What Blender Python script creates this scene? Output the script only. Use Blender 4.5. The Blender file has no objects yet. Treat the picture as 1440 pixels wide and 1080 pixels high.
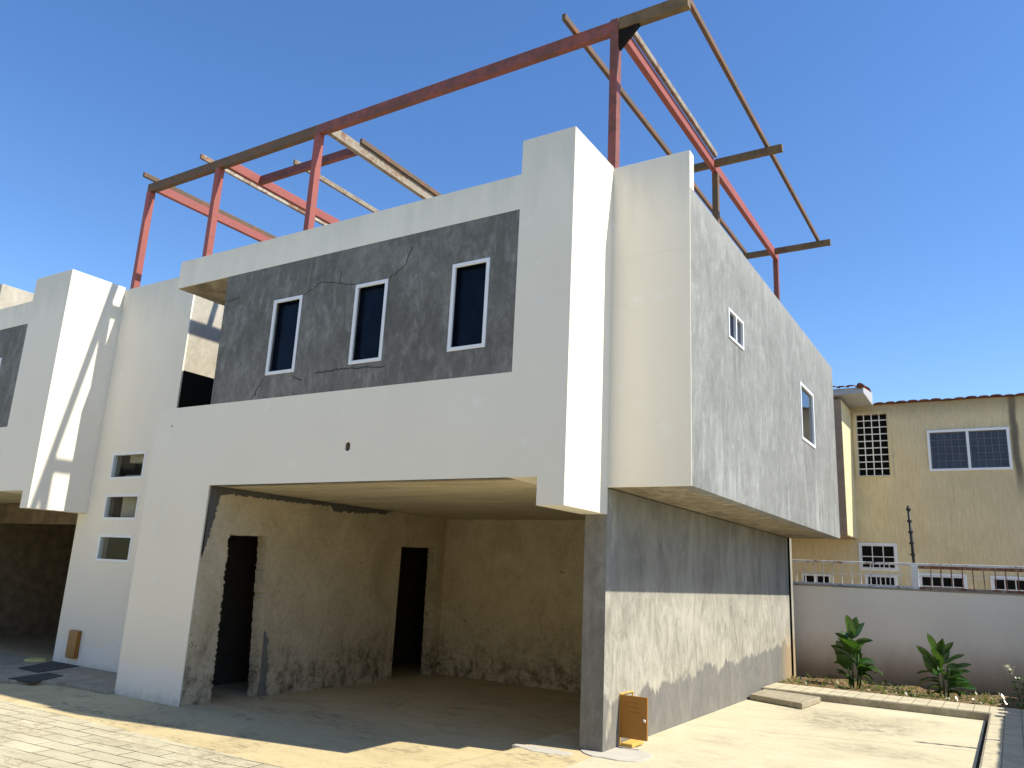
import bpy, bmesh, math, random
from mathutils import Vector, Matrix
random.seed(7)
scene = bpy.context.scene
COL = scene.collection

# ------------------------------------------------------------------ helpers
def solid(adds, subs=()):
    """union of boxes minus boxes -> one clean mesh (x0,x1,y0,y1,z0,z1)"""
    ax = []
    for k in range(3):
        s = sorted({round(v, 5) for b in list(adds) + list(subs) for v in (b[2*k], b[2*k+1])})
        ax.append(s)
    xs, ys, zs = ax
    nx, ny, nz = len(xs)-1, len(ys)-1, len(zs)-1
    def inside(b, c):
        return b[0] < c[0] < b[1] and b[2] < c[1] < b[3] and b[4] < c[2] < b[5]
    full = {}
    for i in range(nx):
        for j in range(ny):
            for k in range(nz):
                c = ((xs[i]+xs[i+1])/2, (ys[j]+ys[j+1])/2, (zs[k]+zs[k+1])/2)
                full[i, j, k] = any(inside(b, c) for b in adds) and not any(inside(b, c) for b in subs)
    bm = bmesh.new()
    vc = {}
    def V(i, j, k):
        if (i, j, k) not in vc:
            vc[i, j, k] = bm.verts.new((xs[i], ys[j], zs[k]))
        return vc[i, j, k]
    g = lambda i, j, k: full.get((i, j, k), False)
    for (i, j, k), f in full.items():
        if not f: continue
        if not g(i-1, j, k): bm.faces.new((V(i, j, k), V(i, j, k+1), V(i, j+1, k+1), V(i, j+1, k)))
        if not g(i+1, j, k): bm.faces.new((V(i+1, j, k), V(i+1, j+1, k), V(i+1, j+1, k+1), V(i+1, j, k+1)))
        if not g(i, j-1, k): bm.faces.new((V(i, j, k), V(i+1, j, k), V(i+1, j, k+1), V(i, j, k+1)))
        if not g(i, j+1, k): bm.faces.new((V(i, j+1, k), V(i, j+1, k+1), V(i+1, j+1, k+1), V(i+1, j+1, k)))
        if not g(i, j, k-1): bm.faces.new((V(i, j, k), V(i, j+1, k), V(i+1, j+1, k), V(i+1, j, k)))
        if not g(i, j, k+1): bm.faces.new((V(i, j, k+1), V(i+1, j, k+1), V(i+1, j+1, k+1), V(i, j+1, k+1)))
    bmesh.ops.dissolve_limit(bm, angle_limit=0.01, verts=bm.verts[:], edges=bm.edges[:])
    return bm

def prism(pts, axis, a0, a1):
    """polygon in the plane normal to axis, extruded a0..a1. axis x: pts=(y,z); y: (x,z); z: (x,y)"""
    bm = bmesh.new()
    def P(p, a):
        return {'x': (a, p[0], p[1]), 'y': (p[0], a, p[1]), 'z': (p[0], p[1], a)}[axis]
    A = [bm.verts.new(P(p, a0)) for p in pts]
    B = [bm.verts.new(P(p, a1)) for p in pts]
    bm.faces.new(A); bm.faces.new(B[::-1])
    n = len(pts)
    for i in range(n):
        bm.faces.new((A[i], B[i], B[(i+1) % n], A[(i+1) % n]))
    bmesh.ops.recalc_face_normals(bm, faces=bm.faces[:])
    return bm

def tube(bm, p0, p1, r0, r1=None, n=8):
    r1 = r0 if r1 is None else r1
    p0, p1 = Vector(p0), Vector(p1)
    d = (p1-p0).normalized()
    a = d.orthogonal().normalized(); b = d.cross(a)
    A, B = [], []
    for i in range(n):
        t = 2*math.pi*i/n
        o = a*math.cos(t)+b*math.sin(t)
        A.append(bm.verts.new(p0+o*r0)); B.append(bm.verts.new(p1+o*r1))
    for i in range(n):
        bm.faces.new((A[i], A[(i+1) % n], B[(i+1) % n], B[i]))
    bm.faces.new(A[::-1]); bm.faces.new(B)
    return bm

def bar(bm, p0, p1, w, h):
    """rectangular bar between two points, w across, h up"""
    p0, p1 = Vector(p0), Vector(p1)
    d = (p1-p0).normalized()
    up = Vector((0, 0, 1)) if abs(d.z) < .9 else Vector((0, 1, 0))
    s = d.cross(up).normalized(); u = s.cross(d)
    V = []
    for p in (p0, p1):
        for (i, j) in ((-1, -1), (1, -1), (1, 1), (-1, 1)):
            V.append(bm.verts.new(p + s*(i*w/2) + u*(j*h/2)))
    for f in ((3, 2, 1, 0), (4, 5, 6, 7), (0, 1, 5, 4), (1, 2, 6, 5), (2, 3, 7, 6), (3, 0, 4, 7)):
        bm.faces.new([V[i] for i in f])
    return bm

def world_origin(o):
    v = Vector((0, 0, 0))
    while o is not None:
        v = v + o.location; o = o.parent
    return v

def obj(name, bm, material, parent=None, bevel=0.0, smooth=False, loc=None):
    """bm is in world coordinates; the mesh is moved to the parent's (or own) origin"""
    me = bpy.data.meshes.new(name)
    o = bpy.data.objects.new(name, me)
    COL.objects.link(o)
    if parent is not None:
        o.parent = parent
    elif loc is not None:
        o.location = loc
    org = world_origin(o)
    bmesh.ops.translate(bm, verts=bm.verts[:], vec=-org)
    bmesh.ops.recalc_face_normals(bm, faces=bm.faces[:])
    bm.to_mesh(me); bm.free()
    me.materials.append(material)
    if smooth:
        for p in me.polygons: p.use_smooth = True
    if bevel:
        m = o.modifiers.new('bevel', 'BEVEL'); m.width = bevel; m.segments = 2
        m.limit_method = 'ANGLE'; m.angle_limit = math.radians(40)
    return o

def tag(o, label, cat, group=None):
    o['label'] = label; o['category'] = cat
    if group: o['group'] = group
    return o
def thing(name, label, cat, loc, group=None):
    o = bpy.data.objects.new(name, None); COL.objects.link(o)
    o.location = loc; o.empty_display_size = .2
    return tag(o, label, cat, group)
def kind(o, k):
    o['kind'] = k; return o

# ------------------------------------------------------------------ materials
class N:
    def __init__(s, name, rough=.85, spec=.3):
        s.m = bpy.data.materials.new(name); s.m.use_nodes = True
        s.t = s.m.node_tree; s.b = s.t.nodes['Principled BSDF']
        s.b.inputs['Roughness'].default_value = rough
        s.b.inputs['Specular IOR Level'].default_value = spec
        s.geo = s.t.nodes.new('ShaderNodeNewGeometry')
        s.P = s.geo.outputs['Position']
    def n(s, ty, **kw):
        x = s.t.nodes.new(ty)
        for k, v in kw.items(): setattr(x, k, v)
        return x
    def link(s, a, b): s.t.links.new(a, b)
    def map(s, scale=(1, 1, 1), loc=(0, 0, 0), rot=(0, 0, 0), src=None):
        x = s.n('ShaderNodeMapping'); x.inputs['Scale'].default_value = scale
        x.inputs['Location'].default_value = loc; x.inputs['Rotation'].default_value = rot
        s.link(src or s.P, x.inputs['Vector']); return x.outputs[0]
    def noise(s, scale=1, detail=6, rough=.55, dist=0, stretch=(1, 1, 1), loc=(0, 0, 0)):
        x = s.n('ShaderNodeTexNoise')
        x.inputs['Scale'].default_value = scale; x.inputs['Detail'].default_value = detail
        x.inputs['Roughness'].default_value = rough; x.inputs['Distortion'].default_value = dist
        s.link(s.map(stretch, loc), x.inputs['Vector']); return x.outputs['Fac']
    def ramp(s, fac, stops):
        x = s.n('ShaderNodeValToRGB'); el = x.color_ramp.elements
        while len(el) < len(stops): el.new(.5)
        for e, (p, c) in zip(el, stops):
            e.position = p
            e.color = (c, c, c, 1) if not isinstance(c, tuple) else (*c, 1)
        s.link(fac, x.inputs['Fac']); return x.outputs['Color']
    def mix(s, fac, a, b, mode='MIX'):
        x = s.n('ShaderNodeMix', data_type='RGBA', blend_type=mode)
        for sock, v in ((x.inputs[0], fac), (x.inputs[6], a), (x.inputs[7], b)):
            if isinstance(v, (int, float)): sock.default_value = v
            elif isinstance(v, tuple): sock.default_value = (*v, 1)
            else: s.link(v, sock)
        return x.outputs[2]
    def math(s, op, a, b=0.0, c=None):
        x = s.n('ShaderNodeMath', operation=op)
        for i, v in enumerate((a, b) if c is None else (a, b, c)):
            if isinstance(v, (int, float)): x.inputs[i].default_value = v
            else: s.link(v, x.inputs[i])
        return x.outputs[0]
    def xyz(s):
        x = s.n('ShaderNodeSeparateXYZ'); s.link(s.P, x.inputs[0]); return x.outputs
    def step(s, v, a, b):
        x = s.n('ShaderNodeMapRange', interpolation_type='SMOOTHSTEP')
        s.link(v, x.inputs[0]); x.inputs[1].default_value = a; x.inputs[2].default_value = b
        return x.outputs[0]
    def color(s, c):
        if isinstance(c, tuple): s.b.inputs['Base Color'].default_value = (*c, 1)
        else: s.link(c, s.b.inputs['Base Color'])
    def bump(s, h, strength=.3, dist=.01):
        x = s.n('ShaderNodeBump'); x.inputs['Strength'].default_value = strength
        x.inputs['Distance'].default_value = dist
        s.link(h, x.inputs['Height']); s.link(x.outputs[0], s.b.inputs['Normal'])

def white_paint():
    m = N('white_masonry_paint', .8, .25)
    big = m.noise(.55, 5, .6)
    streak = m.noise(1.5, 5, .6, 0, (2.2, 2.2, .18))
    fine = m.noise(60, 3)
    c = m.ramp(big, [(.3, (.80, .74, .618)), (.7, (.835, .78, .662))])
    c = m.mix(m.ramp(streak, [(.55, 0.0), (.8, .22)]), c, (.68, .67, .64))
    z = m.xyz()[2]
    # repainted band low on the walls with an uneven upper edge
    edge = m.math('ADD', z, m.math('MULTIPLY', m.noise(2.5, 4), .5))
    c = m.mix(m.math('MULTIPLY', m.math('SUBTRACT', 1.0, m.step(edge, .52, .6)), .5), c, (.82, .805, .77))
    grime = m.math('MULTIPLY', m.math('SUBTRACT', 1.0, m.step(m.math('ADD', z, m.math('MULTIPLY', m.noise(7, 5), .3)), .02, .2)), .45)
    c = m.mix(grime, c, (.42, .38, .31))
    spots = m.ramp(m.noise(3.2, 3, .5, 0, (1, 1, 1), (4, 2, 9)), [(.66, 0.0), (.74, .35)])
    c = m.mix(spots, c, (.88, .88, .87))
    hz = m.math('ABSOLUTE', m.math('SUBTRACT', z, m.math('ADD', 5.22, m.math('MULTIPLY', m.noise(.7, 4), .22))))
    hl = m.math('MULTIPLY', m.math('SUBTRACT', 1.0, m.step(hz, .004, .018)), m.ramp(m.noise(.9, 3, .5, 0, (1, 1, 1), (4, 4, 4)), [(.5, 0.0), (.66, .09)]))
    c = m.mix(hl, c, (.45, .43, .39))
    rain = m.math('MULTIPLY', m.step(m.math('ADD', z, m.math('MULTIPLY', m.noise(5, 4, .6, 0, (1, 1, .15)), 1.4)), 6.2, 7.3), .5)
    c = m.mix(rain, c, (.52, .50, .45))
    m.color(c)
    wave = m.noise(1.1, 3)
    h = m.math('ADD', m.math('MULTIPLY', fine, .12), m.math('MULTIPLY', wave, 1.2))
    m.bump(h, .5, .025)
    return m.m

def cement(name, lo, mid, hi, streak=.5, efflo=.0, rough=.8, seed=0., spec=.35, scale=1.0):
    m = N(name, rough, spec)
    L = (seed, seed*1.7, seed*.6)
    a = m.noise(1.3*scale, 9, .62, .6, (1, 1, 1), L)
    b = m.noise(1.0*scale, 7, .6, .8, (3.2, 3.2, .55), L)
    f = m.noise(11*scale, 6, .65, .3, (1, 1, .6), L)
    sw = m.noise(3.2*scale, 9, .72, 2.4, (1, 1, .8), (L[1], L[0], 3))
    g = m.noise(34*scale, 5, .75, .2, (1, 1, .8), L)
    v = m.math('ADD', m.math('MULTIPLY', a, .42), m.math('MULTIPLY', b, streak*.45))
    v = m.math('ADD', v, m.math('MULTIPLY', f, .26))
    v = m.math('ADD', v, m.math('MULTIPLY', sw, .34))
    v = m.math('ADD', v, m.math('MULTIPLY', g, .2))
    mid_p = .5*(.42+streak*.45+.26+.34+.2)
    lo_p, hi_p = mid_p-.17, mid_p+.17
    c = m.ramp(v, [(lo_p, lo), ((lo_p+hi_p)/2, mid), (hi_p, hi)])
    if efflo:
        e1 = m.noise(2.6, 8, .68, 1.4, (1.6, 1.6, .7), (L[0]+5, 1, 2))
        e = m.ramp(e1, [(.48, 0.0), (.72, efflo)])
        e2 = m.noise(13, 6, .7, .8, (1, 1, .6))
        c = m.mix(m.math('MULTIPLY', e, m.ramp(e2, [(.36, 0.15), (.66, 1.0)])), c, tuple(min(.62, v*2.1+.02) for v in hi))
    m.color(c)
    m.bump(m.math('ADD', m.math('MULTIPLY', f, .5), m.math('MULTIPLY', a, .8)), .35, .015)
    return m

def panel_cement():
    m = cement('dark_cement_render', (.090, .087, .076), (.148, .144, .128), (.240, .234, .212), .45, .5, .8, 3.)
    return m.m
def side_cement():
    m = cement('smooth_grey_cement_render', (.150, .152, .142), (.212, .213, .200), (.30, .30, .284), .3, .35, .75, 11.)
    x, y, z = m.xyz()
    base = m.b.inputs['Base Color'].links[0].from_socket
    # lime runs low on the wall and damp along the top edge
    run = m.ramp(m.noise(3.4, 6, .66, .5, (1, 1, .12), (2, 7, 1)), [(.50, 0.0), (.70, .45)])
    low = m.math('SUBTRACT', 1.0, m.step(m.math('ADD', z, m.math('MULTIPLY', m.noise(2.2, 4), 1.6)), 3.6, 4.6))
    c = m.mix(m.math('MULTIPLY', run, low), base, (.56, .57, .55))
    damp = m.math('MULTIPLY', m.step(m.math('ADD', z, m.math('MULTIPLY', m.noise(4, 6, .7, 0, (1, 1, .3)), .9)), 6.0, 6.6), .4)
    c = m.mix(damp, c, (.34, .34, .32))
    for (wy0, wy1, wz) in ((1.385, 2.045, 4.68), (5.40, 6.435, 4.09)):
        k = m.math('MULTIPLY', m.step(y, wy0-.05, wy0+.1), m.math('SUBTRACT', 1.0, m.step(y, wy1-.1, wy1+.05)))
        k = m.math('MULTIPLY', k, m.math('MULTIPLY', m.step(z, wz-1.1, wz-.1), m.math('SUBTRACT', 1.0, m.step(z, wz-.02, wz))))
        k = m.math('MULTIPLY', k, m.ramp(m.noise(9, 4, .6, 0, (1, 1, .08)), [(.48, 0.0), (.62, .6)]))
        c = m.mix(k, c, (.13, .13, .12))
    m.color(c)
    return m.m
def lower_side_cement():
    # pale rough render above a darker, smoother skirting with a scalloped upper edge
    m = N('two_tone_cement_render', .85, .25)
    x, y, z = m.xyz()
    wisp = m.noise(3.4, 10, .74, 2.2, (1.2, 1.2, .55), (3, 7, 1))
    fl = m.noise(1.2, 5, .6, .7)
    a = m.math('ADD', m.math('MULTIPLY', wisp, .75), m.math('MULTIPLY', fl, .35))
    pale = m.ramp(a, [(.41, (.215, .205, .17)), (.53, (.325, .312, .265)), (.65, (.43, .41, .355))])
    g = m.noise(2.6, 9, .72, 1.6, (1, 1, .6), (9, 1, 4))
    grey = m.ramp(g, [(.3, (.145, .143, .136)), (.55, (.195, .191, .178)), (.75, (.25, .245, .225))])
    sc = m.noise(1.5, 2, .5, 0, (1, 1, .12), (2, 5, 0))
    sc2 = m.noise(5.5, 5, .6, .3, (1, 1, .4), (8, 5, 0))
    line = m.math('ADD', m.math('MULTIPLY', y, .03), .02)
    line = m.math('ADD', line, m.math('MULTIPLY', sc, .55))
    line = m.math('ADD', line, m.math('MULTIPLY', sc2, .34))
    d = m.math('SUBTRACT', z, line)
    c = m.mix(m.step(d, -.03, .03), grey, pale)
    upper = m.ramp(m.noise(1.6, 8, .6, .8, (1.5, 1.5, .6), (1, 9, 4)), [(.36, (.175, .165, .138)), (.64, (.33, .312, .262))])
    up = m.step(m.math('ADD', z, m.math('MULTIPLY', m.noise(2.0, 5), .5)), 1.55, 2.1)  # shade under the wing overhang put into a darker render colour
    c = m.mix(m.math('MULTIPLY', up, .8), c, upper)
    # rusty seepage near the far corner
    seep = m.math('MULTIPLY', m.step(y, 7.3, 8.2), m.math('SUBTRACT', 1.0, m.step(z, .5, 1.1)))
    c = m.mix(m.math('MULTIPLY', seep, .55), c, (.52, .36, .17))
    # paint drips where the edge meets the garage corner
    dr = m.ramp(m.noise(9, 4, .6, 0, (1, 1, .25)), [(.55, 0.0), (.7, .5)])
    c = m.mix(m.math('MULTIPLY', dr, m.math('SUBTRACT', 1.0, m.step(y, .1, .5))), c, (.62, .57, .42))
    m.color(c)
    m.bump(m.math('ADD', wisp, m.math('MULTIPLY', m.noise(25, 5), .4)), .5, .015)
    return m.m
def bare_concrete():
    m = cement('bare_beige_concrete', (.30, .27, .21), (.42, .385, .32), (.54, .50, .43), .7, .0, .88, 5., .2)
    return m.m
def soffit_concrete():
    m = N('board_marked_soffit', .85, .2)
    a = m.noise(1.8, 9, .68, 2.2, (1, .8, 1), (3, 3, 1))
    b = m.noise(8, 7, .7, 1.2, (1, .7, 1))
    v = m.math('ADD', m.math('MULTIPLY', a, .7), m.math('MULTIPLY', b, .3))
    m.color(m.ramp(v, [(.36, (.17, .14, .095)), (.5, (.29, .245, .175)), (.63, (.43, .375, .275))]))
    m.bump(b, .4, .01)
    return m.m
def ceiling_plaster():
    m = N('pale_ceiling_plaster', .9, .15)
    a = m.noise(1.4, 8, .64, 1.2, (.45, 2.4, 1), (3, 3, 1))
    b = m.noise(7, 6, .65, .6, (.5, 2.5, 1))
    v = m.math('ADD', m.math('MULTIPLY', a, .65), m.math('MULTIPLY', b, .35))
    m.color(m.ramp(v, [(.34, (.44, .37, .25)), (.5, (.60, .52, .36)), (.66, (.72, .63, .46))]))
    m.bump(b, .5, .015)
    return m.m
def garage_plaster():
    m = N('raw_garage_plaster', .9, .15)
    x, y, z = m.xyz()
    a = m.noise(1.6, 8, .62, .8, (1, 1, .8), (2, 6, 3))
    f = m.noise(13, 6, .66, .3)
    v = m.math('ADD', m.math('MULTIPLY', a, .65), m.math('MULTIPLY', f, .35))
    c = m.ramp(v, [(.34, (.43, .355, .235)), (.5, (.57, .485, .335)), (.68, (.68, .60, .435))])
    # mud splashes, dense towards the floor
    lowm = m.math('SUBTRACT', 1.0, m.step(m.math('ADD', z, m.math('MULTIPLY', a, .9)), .45, 1.25))
    sp = m.ramp(m.noise(5, 12, .82, .4, (1, 1, .8)), [(.46, 0.0), (.60, 1.0)])
    sp2 = m.ramp(m.noise(34, 5, .7, .2, (1, 1, .8)), [(.58, 0.0), (.66, .9)])
    c = m.mix(m.math('MULTIPLY', lowm, m.math('MULTIPLY', sp, .92)), c, (.10, .068, .042))
    c = m.mix(m.math('MULTIPLY', m.math('SUBTRACT', 1.0, m.step(z, .5, 1.7)), m.math('MULTIPLY', sp2, .9)), c, (.09, .06, .035))
    scratch = m.ramp(m.noise(2.2, 3, .5, 2.0, (1, 1, 2.2), (7, 1, 3)), [(.70, 0.0), (.73, .55)])
    c = m.mix(scratch, c, (.2, .15, .1))
    m.color(c)
    m.bump(m.math('ADD', f, a), .5, .02)
    return m.m
def ground_mat(name, kindname):
    m = N(name, .9, .15)
    x, y, z = m.xyz()
    a = m.noise(.55, 8, .62, .8)
    b = m.noise(2.4, 8, .68, .9, (1, 1.7, 1))
    f = m.noise(26, 5, .7)
    fl = m.noise(7, 9, .74, 1.2, (1, 2.2, 1), (2, 8, 1))
    v = m.math('ADD', m.math('ADD', m.math('MULTIPLY', a, .38), m.math('MULTIPLY', b, .28)), m.math('ADD', m.math('MULTIPLY', f, .16), m.math('MULTIPLY', fl, .2)))
    c = m.ramp(v, [(.34, (.39, .345, .235)), (.5, (.53, .478, .335)), (.64, (.62, .565, .41))])
    v2 = m.ramp(m.noise(3.1, 9, .75, 1.4, (1, 2.0, 1), (9, 3, 1)), [(.56, 0.0), (.72, .5)])
    c = m.mix(v2, c, (.30, .255, .17))
    h = m.math('ADD', m.math('MULTIPLY', f, .5), b)
    if kindname == 'driveway':
        # tyre-dark stains
        for (sx, sy, rx, ry, k) in ((1.75, 4.15, 1.05, .95, .85), (1.1, 4.9, .9, .5, .6), (2.3, 2.4, .9, .45, .55), (2.4, 5.1, .6, .5, .45), (.7, 1.6, .5, .4, .3)):
            dx = m.math('DIVIDE', m.math('SUBTRACT', x, sx), rx); dy = m.math('DIVIDE', m.math('SUBTRACT', y, sy), ry)
            d = m.math('ADD', m.math('MULTIPLY', dx, dx), m.math('MULTIPLY', dy, dy))
            k2 = m.math('MULTIPLY', m.math('SUBTRACT', 1.0, m.step(d, .05, 1.0)), k)
            s2 = m.ramp(m.noise(5.5, 8, .72, 1.0, (1, 2.2, 1), (sx, sy, 0)), [(.42, 0.0), (.6, 1.0)])
            c = m.mix(m.math('MULTIPLY', k2, s2), c, (.20, .175, .13))
        # a thin construction joint running across
        jy = m.math('SUBTRACT', m.math('SUBTRACT', y, m.math('MULTIPLY', x, .31)), 2.33)
        jl = m.math('SUBTRACT', 1.0, m.step(m.math('ABSOLUTE', m.math('ADD', jy, m.math('MULTIPLY', m.noise(6, 3), .03))), .004, .016))
        c = m.mix(m.math('MULTIPLY', jl, .7), c, (.2, .17, .12))
    if kindname == 'street':
        br = m.n('ShaderNodeTexBrick', offset=.5, squash=1.0)
        br.inputs['Color1'].default_value = (1, 1, 1, 1); br.inputs['Color2'].default_value = (.84, .84, .84, 1)
        br.inputs['Mortar'].default_value = (0, 0, 0, 1)
        br.inputs['Scale'].default_value = 1; br.inputs['Mortar Size'].default_value = .009
        br.inputs['Mortar Smooth'].default_value = .4
        br.inputs['Brick Width'].default_value = .62; br.inputs['Row Height'].default_value = .21
        wob = m.noise(2, 3)
        mp = m.n('ShaderNodeMapping'); mp.inputs['Rotation'].default_value = (0, 0, -.06)
        vadd = m.n('ShaderNodeVectorMath', operation='ADD')
        cmb = m.n('ShaderNodeCombineXYZ'); m.link(m.math('MULTIPLY', wob, .05), cmb.inputs[0]); m.link(m.math('MULTIPLY', wob, .05), cmb.inputs[1])
        m.link(m.P, vadd.inputs[0]); m.link(cmb.outputs[0], vadd.inputs[1]); m.link(vadd.outputs[0], mp.inputs['Vector'])
        m.link(mp.outputs[0], br.inputs['Vector'])
        c = m.mix(m.ramp(m.noise(1.6, 5, .6, .5, (1, 1, 1), (3, 3, 3)), [(.35, .35), (.6, .95)]), c, m.mix(1.0, c, br.outputs['Color'], 'MULTIPLY'))
        moss = m.math('MULTIPLY', m.ramp(m.noise(1.2, 6, .7, .8, (1, 1.6, 1), (6, 1, 0)), [(.47, 0.0), (.60, 1.0)]), m.ramp(m.noise(9, 7, .78, .8, (1, 2.4, 1)), [(.44, 0.0), (.58, .72)]))
        c = m.mix(moss, c, (.24, .20, .13))
    if kindname == 'apron':
        c = m.mix(1.0, c, (1.0, .91, .74), 'MULTIPLY')
        moss = m.math('MULTIPLY', m.ramp(m.noise(1.0, 6, .7, .8, (1, 1.8, 1), (2, 1, 0)), [(.5, 0.0), (.62, 1.0)]), m.ramp(m.noise(8, 6, .75, .6, (1, 2.5, 1)), [(.46, 0.0), (.6, .85)]))
        c = m.mix(moss, c, (.20, .16, .11))
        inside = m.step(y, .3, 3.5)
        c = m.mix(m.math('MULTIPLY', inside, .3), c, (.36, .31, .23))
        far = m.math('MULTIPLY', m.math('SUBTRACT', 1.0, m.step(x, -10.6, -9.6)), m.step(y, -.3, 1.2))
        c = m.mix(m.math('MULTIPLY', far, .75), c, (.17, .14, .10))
    m.color(c)
    m.bump(h, .45, .012)
    return m.m
def paver_mat():
    m = N('grooved_pavers', .88, .18)
    x, y, z = m.xyz()
    b = m.noise(3, 7, .66, .6); f = m.noise(30, 4)
    v = m.math('ADD', m.math('MULTIPLY', b, .7), m.math('MULTIPLY', f, .3))
    c = m.ramp(v, [(.34, (.40, .352, .24)), (.52, (.515, .465, .33)), (.66, (.585, .53, .385))])
    def lines(v, period, off, w):
        fr = m.math('ABSOLUTE', m.math('SUBTRACT', m.math('FRACT', m.math('DIVIDE', m.math('ADD', v, off+100*period), period)), .5))
        return m.math('SUBTRACT', 1.0, m.step(fr, w/period, w*2/period))
    w = m.math('MULTIPLY', m.noise(5, 2), .015)
    xx = m.math('ADD', x, w); yy = m.math('ADD', y, w)
    j = m.math('MAXIMUM', lines(xx, .2, -3.33+.0, .004), m.math('MULTIPLY', lines(yy, .8, .25, .006), 1.0))
    j2 = m.math('MULTIPLY', lines(yy, .133, .0, .004), .35)
    jj = m.math('MAXIMUM', j, j2)
    c = m.mix(m.math('MULTIPLY', jj, .75), c, (.15, .125, .09))
    m.color(c); m.bump(m.math('SUBTRACT', m.math('MULTIPLY', f, .3), jj), .4, .01)
    return m.m
def kerb_face():
    m = cement('kerb_concrete', (.20, .172, .12), (.33, .292, .215), (.45, .405, .31), .6, 0, .9, 8., .15, 1.6)
    return m.m
def soil():
    m = N('red_brown_soil', .95, .1)
    f = m.noise(14, 8, .7, .4)
    m.color(m.ramp(f, [(.35, (.10, .065, .035)), (.55, (.24, .165, .09)), (.7, (.38, .29, .17))]))
    m.bump(f, .9, .05)
    return m.m
def earth():
    m = N('dusty_earth', .95, .1)
    f = m.noise(.3, 8, .7)
    m.color(m.ramp(f, [(.35, (.40, .34, .24)), (.65, (.52, .46, .34))]))
    return m.m
def steel(name, base, rust, amount, seed=0., rough=.6, pale=None):
    m = N(name, rough, .4)
    a = m.noise(3.2, 8, .7, .4, (1, 1, 1), (seed, 2, 1))
    b = m.noise(14, 6, .7, .3, (1, 1, 1), (1, seed, 5))
    v = m.math('ADD', m.math('MULTIPLY', a, .6), m.math('MULTIPLY', b, .4))
    k = m.ramp(v, [(.56-amount*.25, 0.0), (.66-amount*.25, 1.0)])
    c = m.mix(k, base, rust)
    c = m.mix(m.math('MULTIPLY', m.ramp(m.noise(1.1, 4), [(.4, 0.0), (.7, 1.0)]), .25), c, tuple(v*.6 for v in base))
    if pale:
        c = m.mix(m.ramp(m.noise(2.2, 7, .7, .5, (1, 1, 1), (9, seed, 3)), [(.5, 0.0), (.58, .9)]), c, pale)
    m.color(c); m.bump(b, .3, .004)
    return m.m
def plain(name, c, rough=.5, spec=.4, var=.15, metal=0.):
    m = N(name, rough, spec)
    a = m.noise(5, 6, .6)
    m.color(m.ramp(a, [(.3, tuple(v*(1-var) for v in c)), (.7, tuple(min(1, v*(1+var)) for v in c))]))
    m.b.inputs['Metallic'].default_value = metal
    return m.m
def dark_glass(name, c=(.003, .006, .014), spec=.1):
    m = N(name, .03, spec)
    dust = m.noise(3, 6, .65)
    m.color(m.ramp(dust, [(.45, c), (.8, tuple(v*1.6+.004 for v in c))]))
    m.b.inputs['IOR'].default_value = 1.5
    return m.m
def clear_glass():
    m = N('clear_glass', .02, .5)
    t = m.n('ShaderNodeBsdfTransparent'); t.inputs[0].default_value = (.9, .92, .9, 1)
    mx = m.n('ShaderNodeMixShader')
    gl = m.n('ShaderNodeBsdfGlossy'); gl.inputs['Roughness'].default_value = .02
    mx.inputs[0].default_value = .012; m.link(t.outputs[0], mx.inputs[1]); m.link(gl.outputs[0], mx.inputs[2])
    out = [n for n in m.t.nodes if n.type == 'OUTPUT_MATERIAL'][0]
    m.link(mx.outputs[0], out.inputs[0])
    return m.m
def ochre_render():
    # scraped ("chorreado") ochre render with vertical drag marks
    m = N('ochre_scraped_render', .9, .15)
    x, y, z = m.xyz()
    d = m.noise(16, 5, .68, .3, (1.6, 1.6, .2)); a = m.noise(.7, 6, .6, .5)
    v = m.math('ADD', m.math('MULTIPLY', d, .55), m.math('MULTIPLY', a, .45))
    c = m.ramp(v, [(.36, (.58, .465, .265)), (.5, (.69, .565, .335)), (.64, (.80, .67, .42))])
    big = m.ramp(m.noise(.35, 4, .6, .4, (1, 1, 1), (5, 5, 5)), [(.4, 0.0), (.62, .35)])
    c = m.mix(big, c, (.50, .42, .29))
    st = m.ramp(m.noise(2.0, 6, .7, .3, (2.2, 1, .22), (1, 0, 3)), [(.58, 0.0), (.78, .3)])
    c = m.mix(st, c, (.26, .20, .11))
    # black damp streak on the right
    cx = m.math('ADD', 4.0, m.math('MULTIPLY', m.math('SUBTRACT', m.noise(1.4, 3), .5), .12))
    sx = m.math('SUBTRACT', 1.0, m.step(m.math('ABSOLUTE', m.math('SUBTRACT', x, cx)), .03, .11))
    sz = m.step(z, 3.6, 4.6)
    c = m.mix(m.math('MULTIPLY', m.math('MULTIPLY', sx, sz), .85), c, (.09, .08, .065))
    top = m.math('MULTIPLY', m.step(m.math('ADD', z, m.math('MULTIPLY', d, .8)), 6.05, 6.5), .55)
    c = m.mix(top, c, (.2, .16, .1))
    m.color(c); m.bump(d, .7, .03)
    return m.m
def wall_paint_dirty():
    m = N('grey_white_wall_paint', .85, .2)
    x, y, z = m.xyz()
    a = m.noise(.8, 6, .6, .4); b = m.noise(3, 6, .65, .4, (1, 1, .5))
    c = m.ramp(a, [(.3, (.80, .745, .635)), (.7, (.86, .81, .70))])
    e = m.math('ADD', z, m.math('MULTIPLY', b, .45))
    low = m.math('MULTIPLY', m.math('SUBTRACT', 1.0, m.step(e, .3, 1.25)), .9)
    c = m.mix(low, c, (.30, .21, .12))
    spots = m.ramp(m.noise(11, 4, .6), [(.68, 0.0), (.74, .3)])
    c = m.mix(spots, c, (.3, .28, .24))
    m.color(c); m.bump(m.noise(40, 3), .2, .006)
    return m.m
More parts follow.
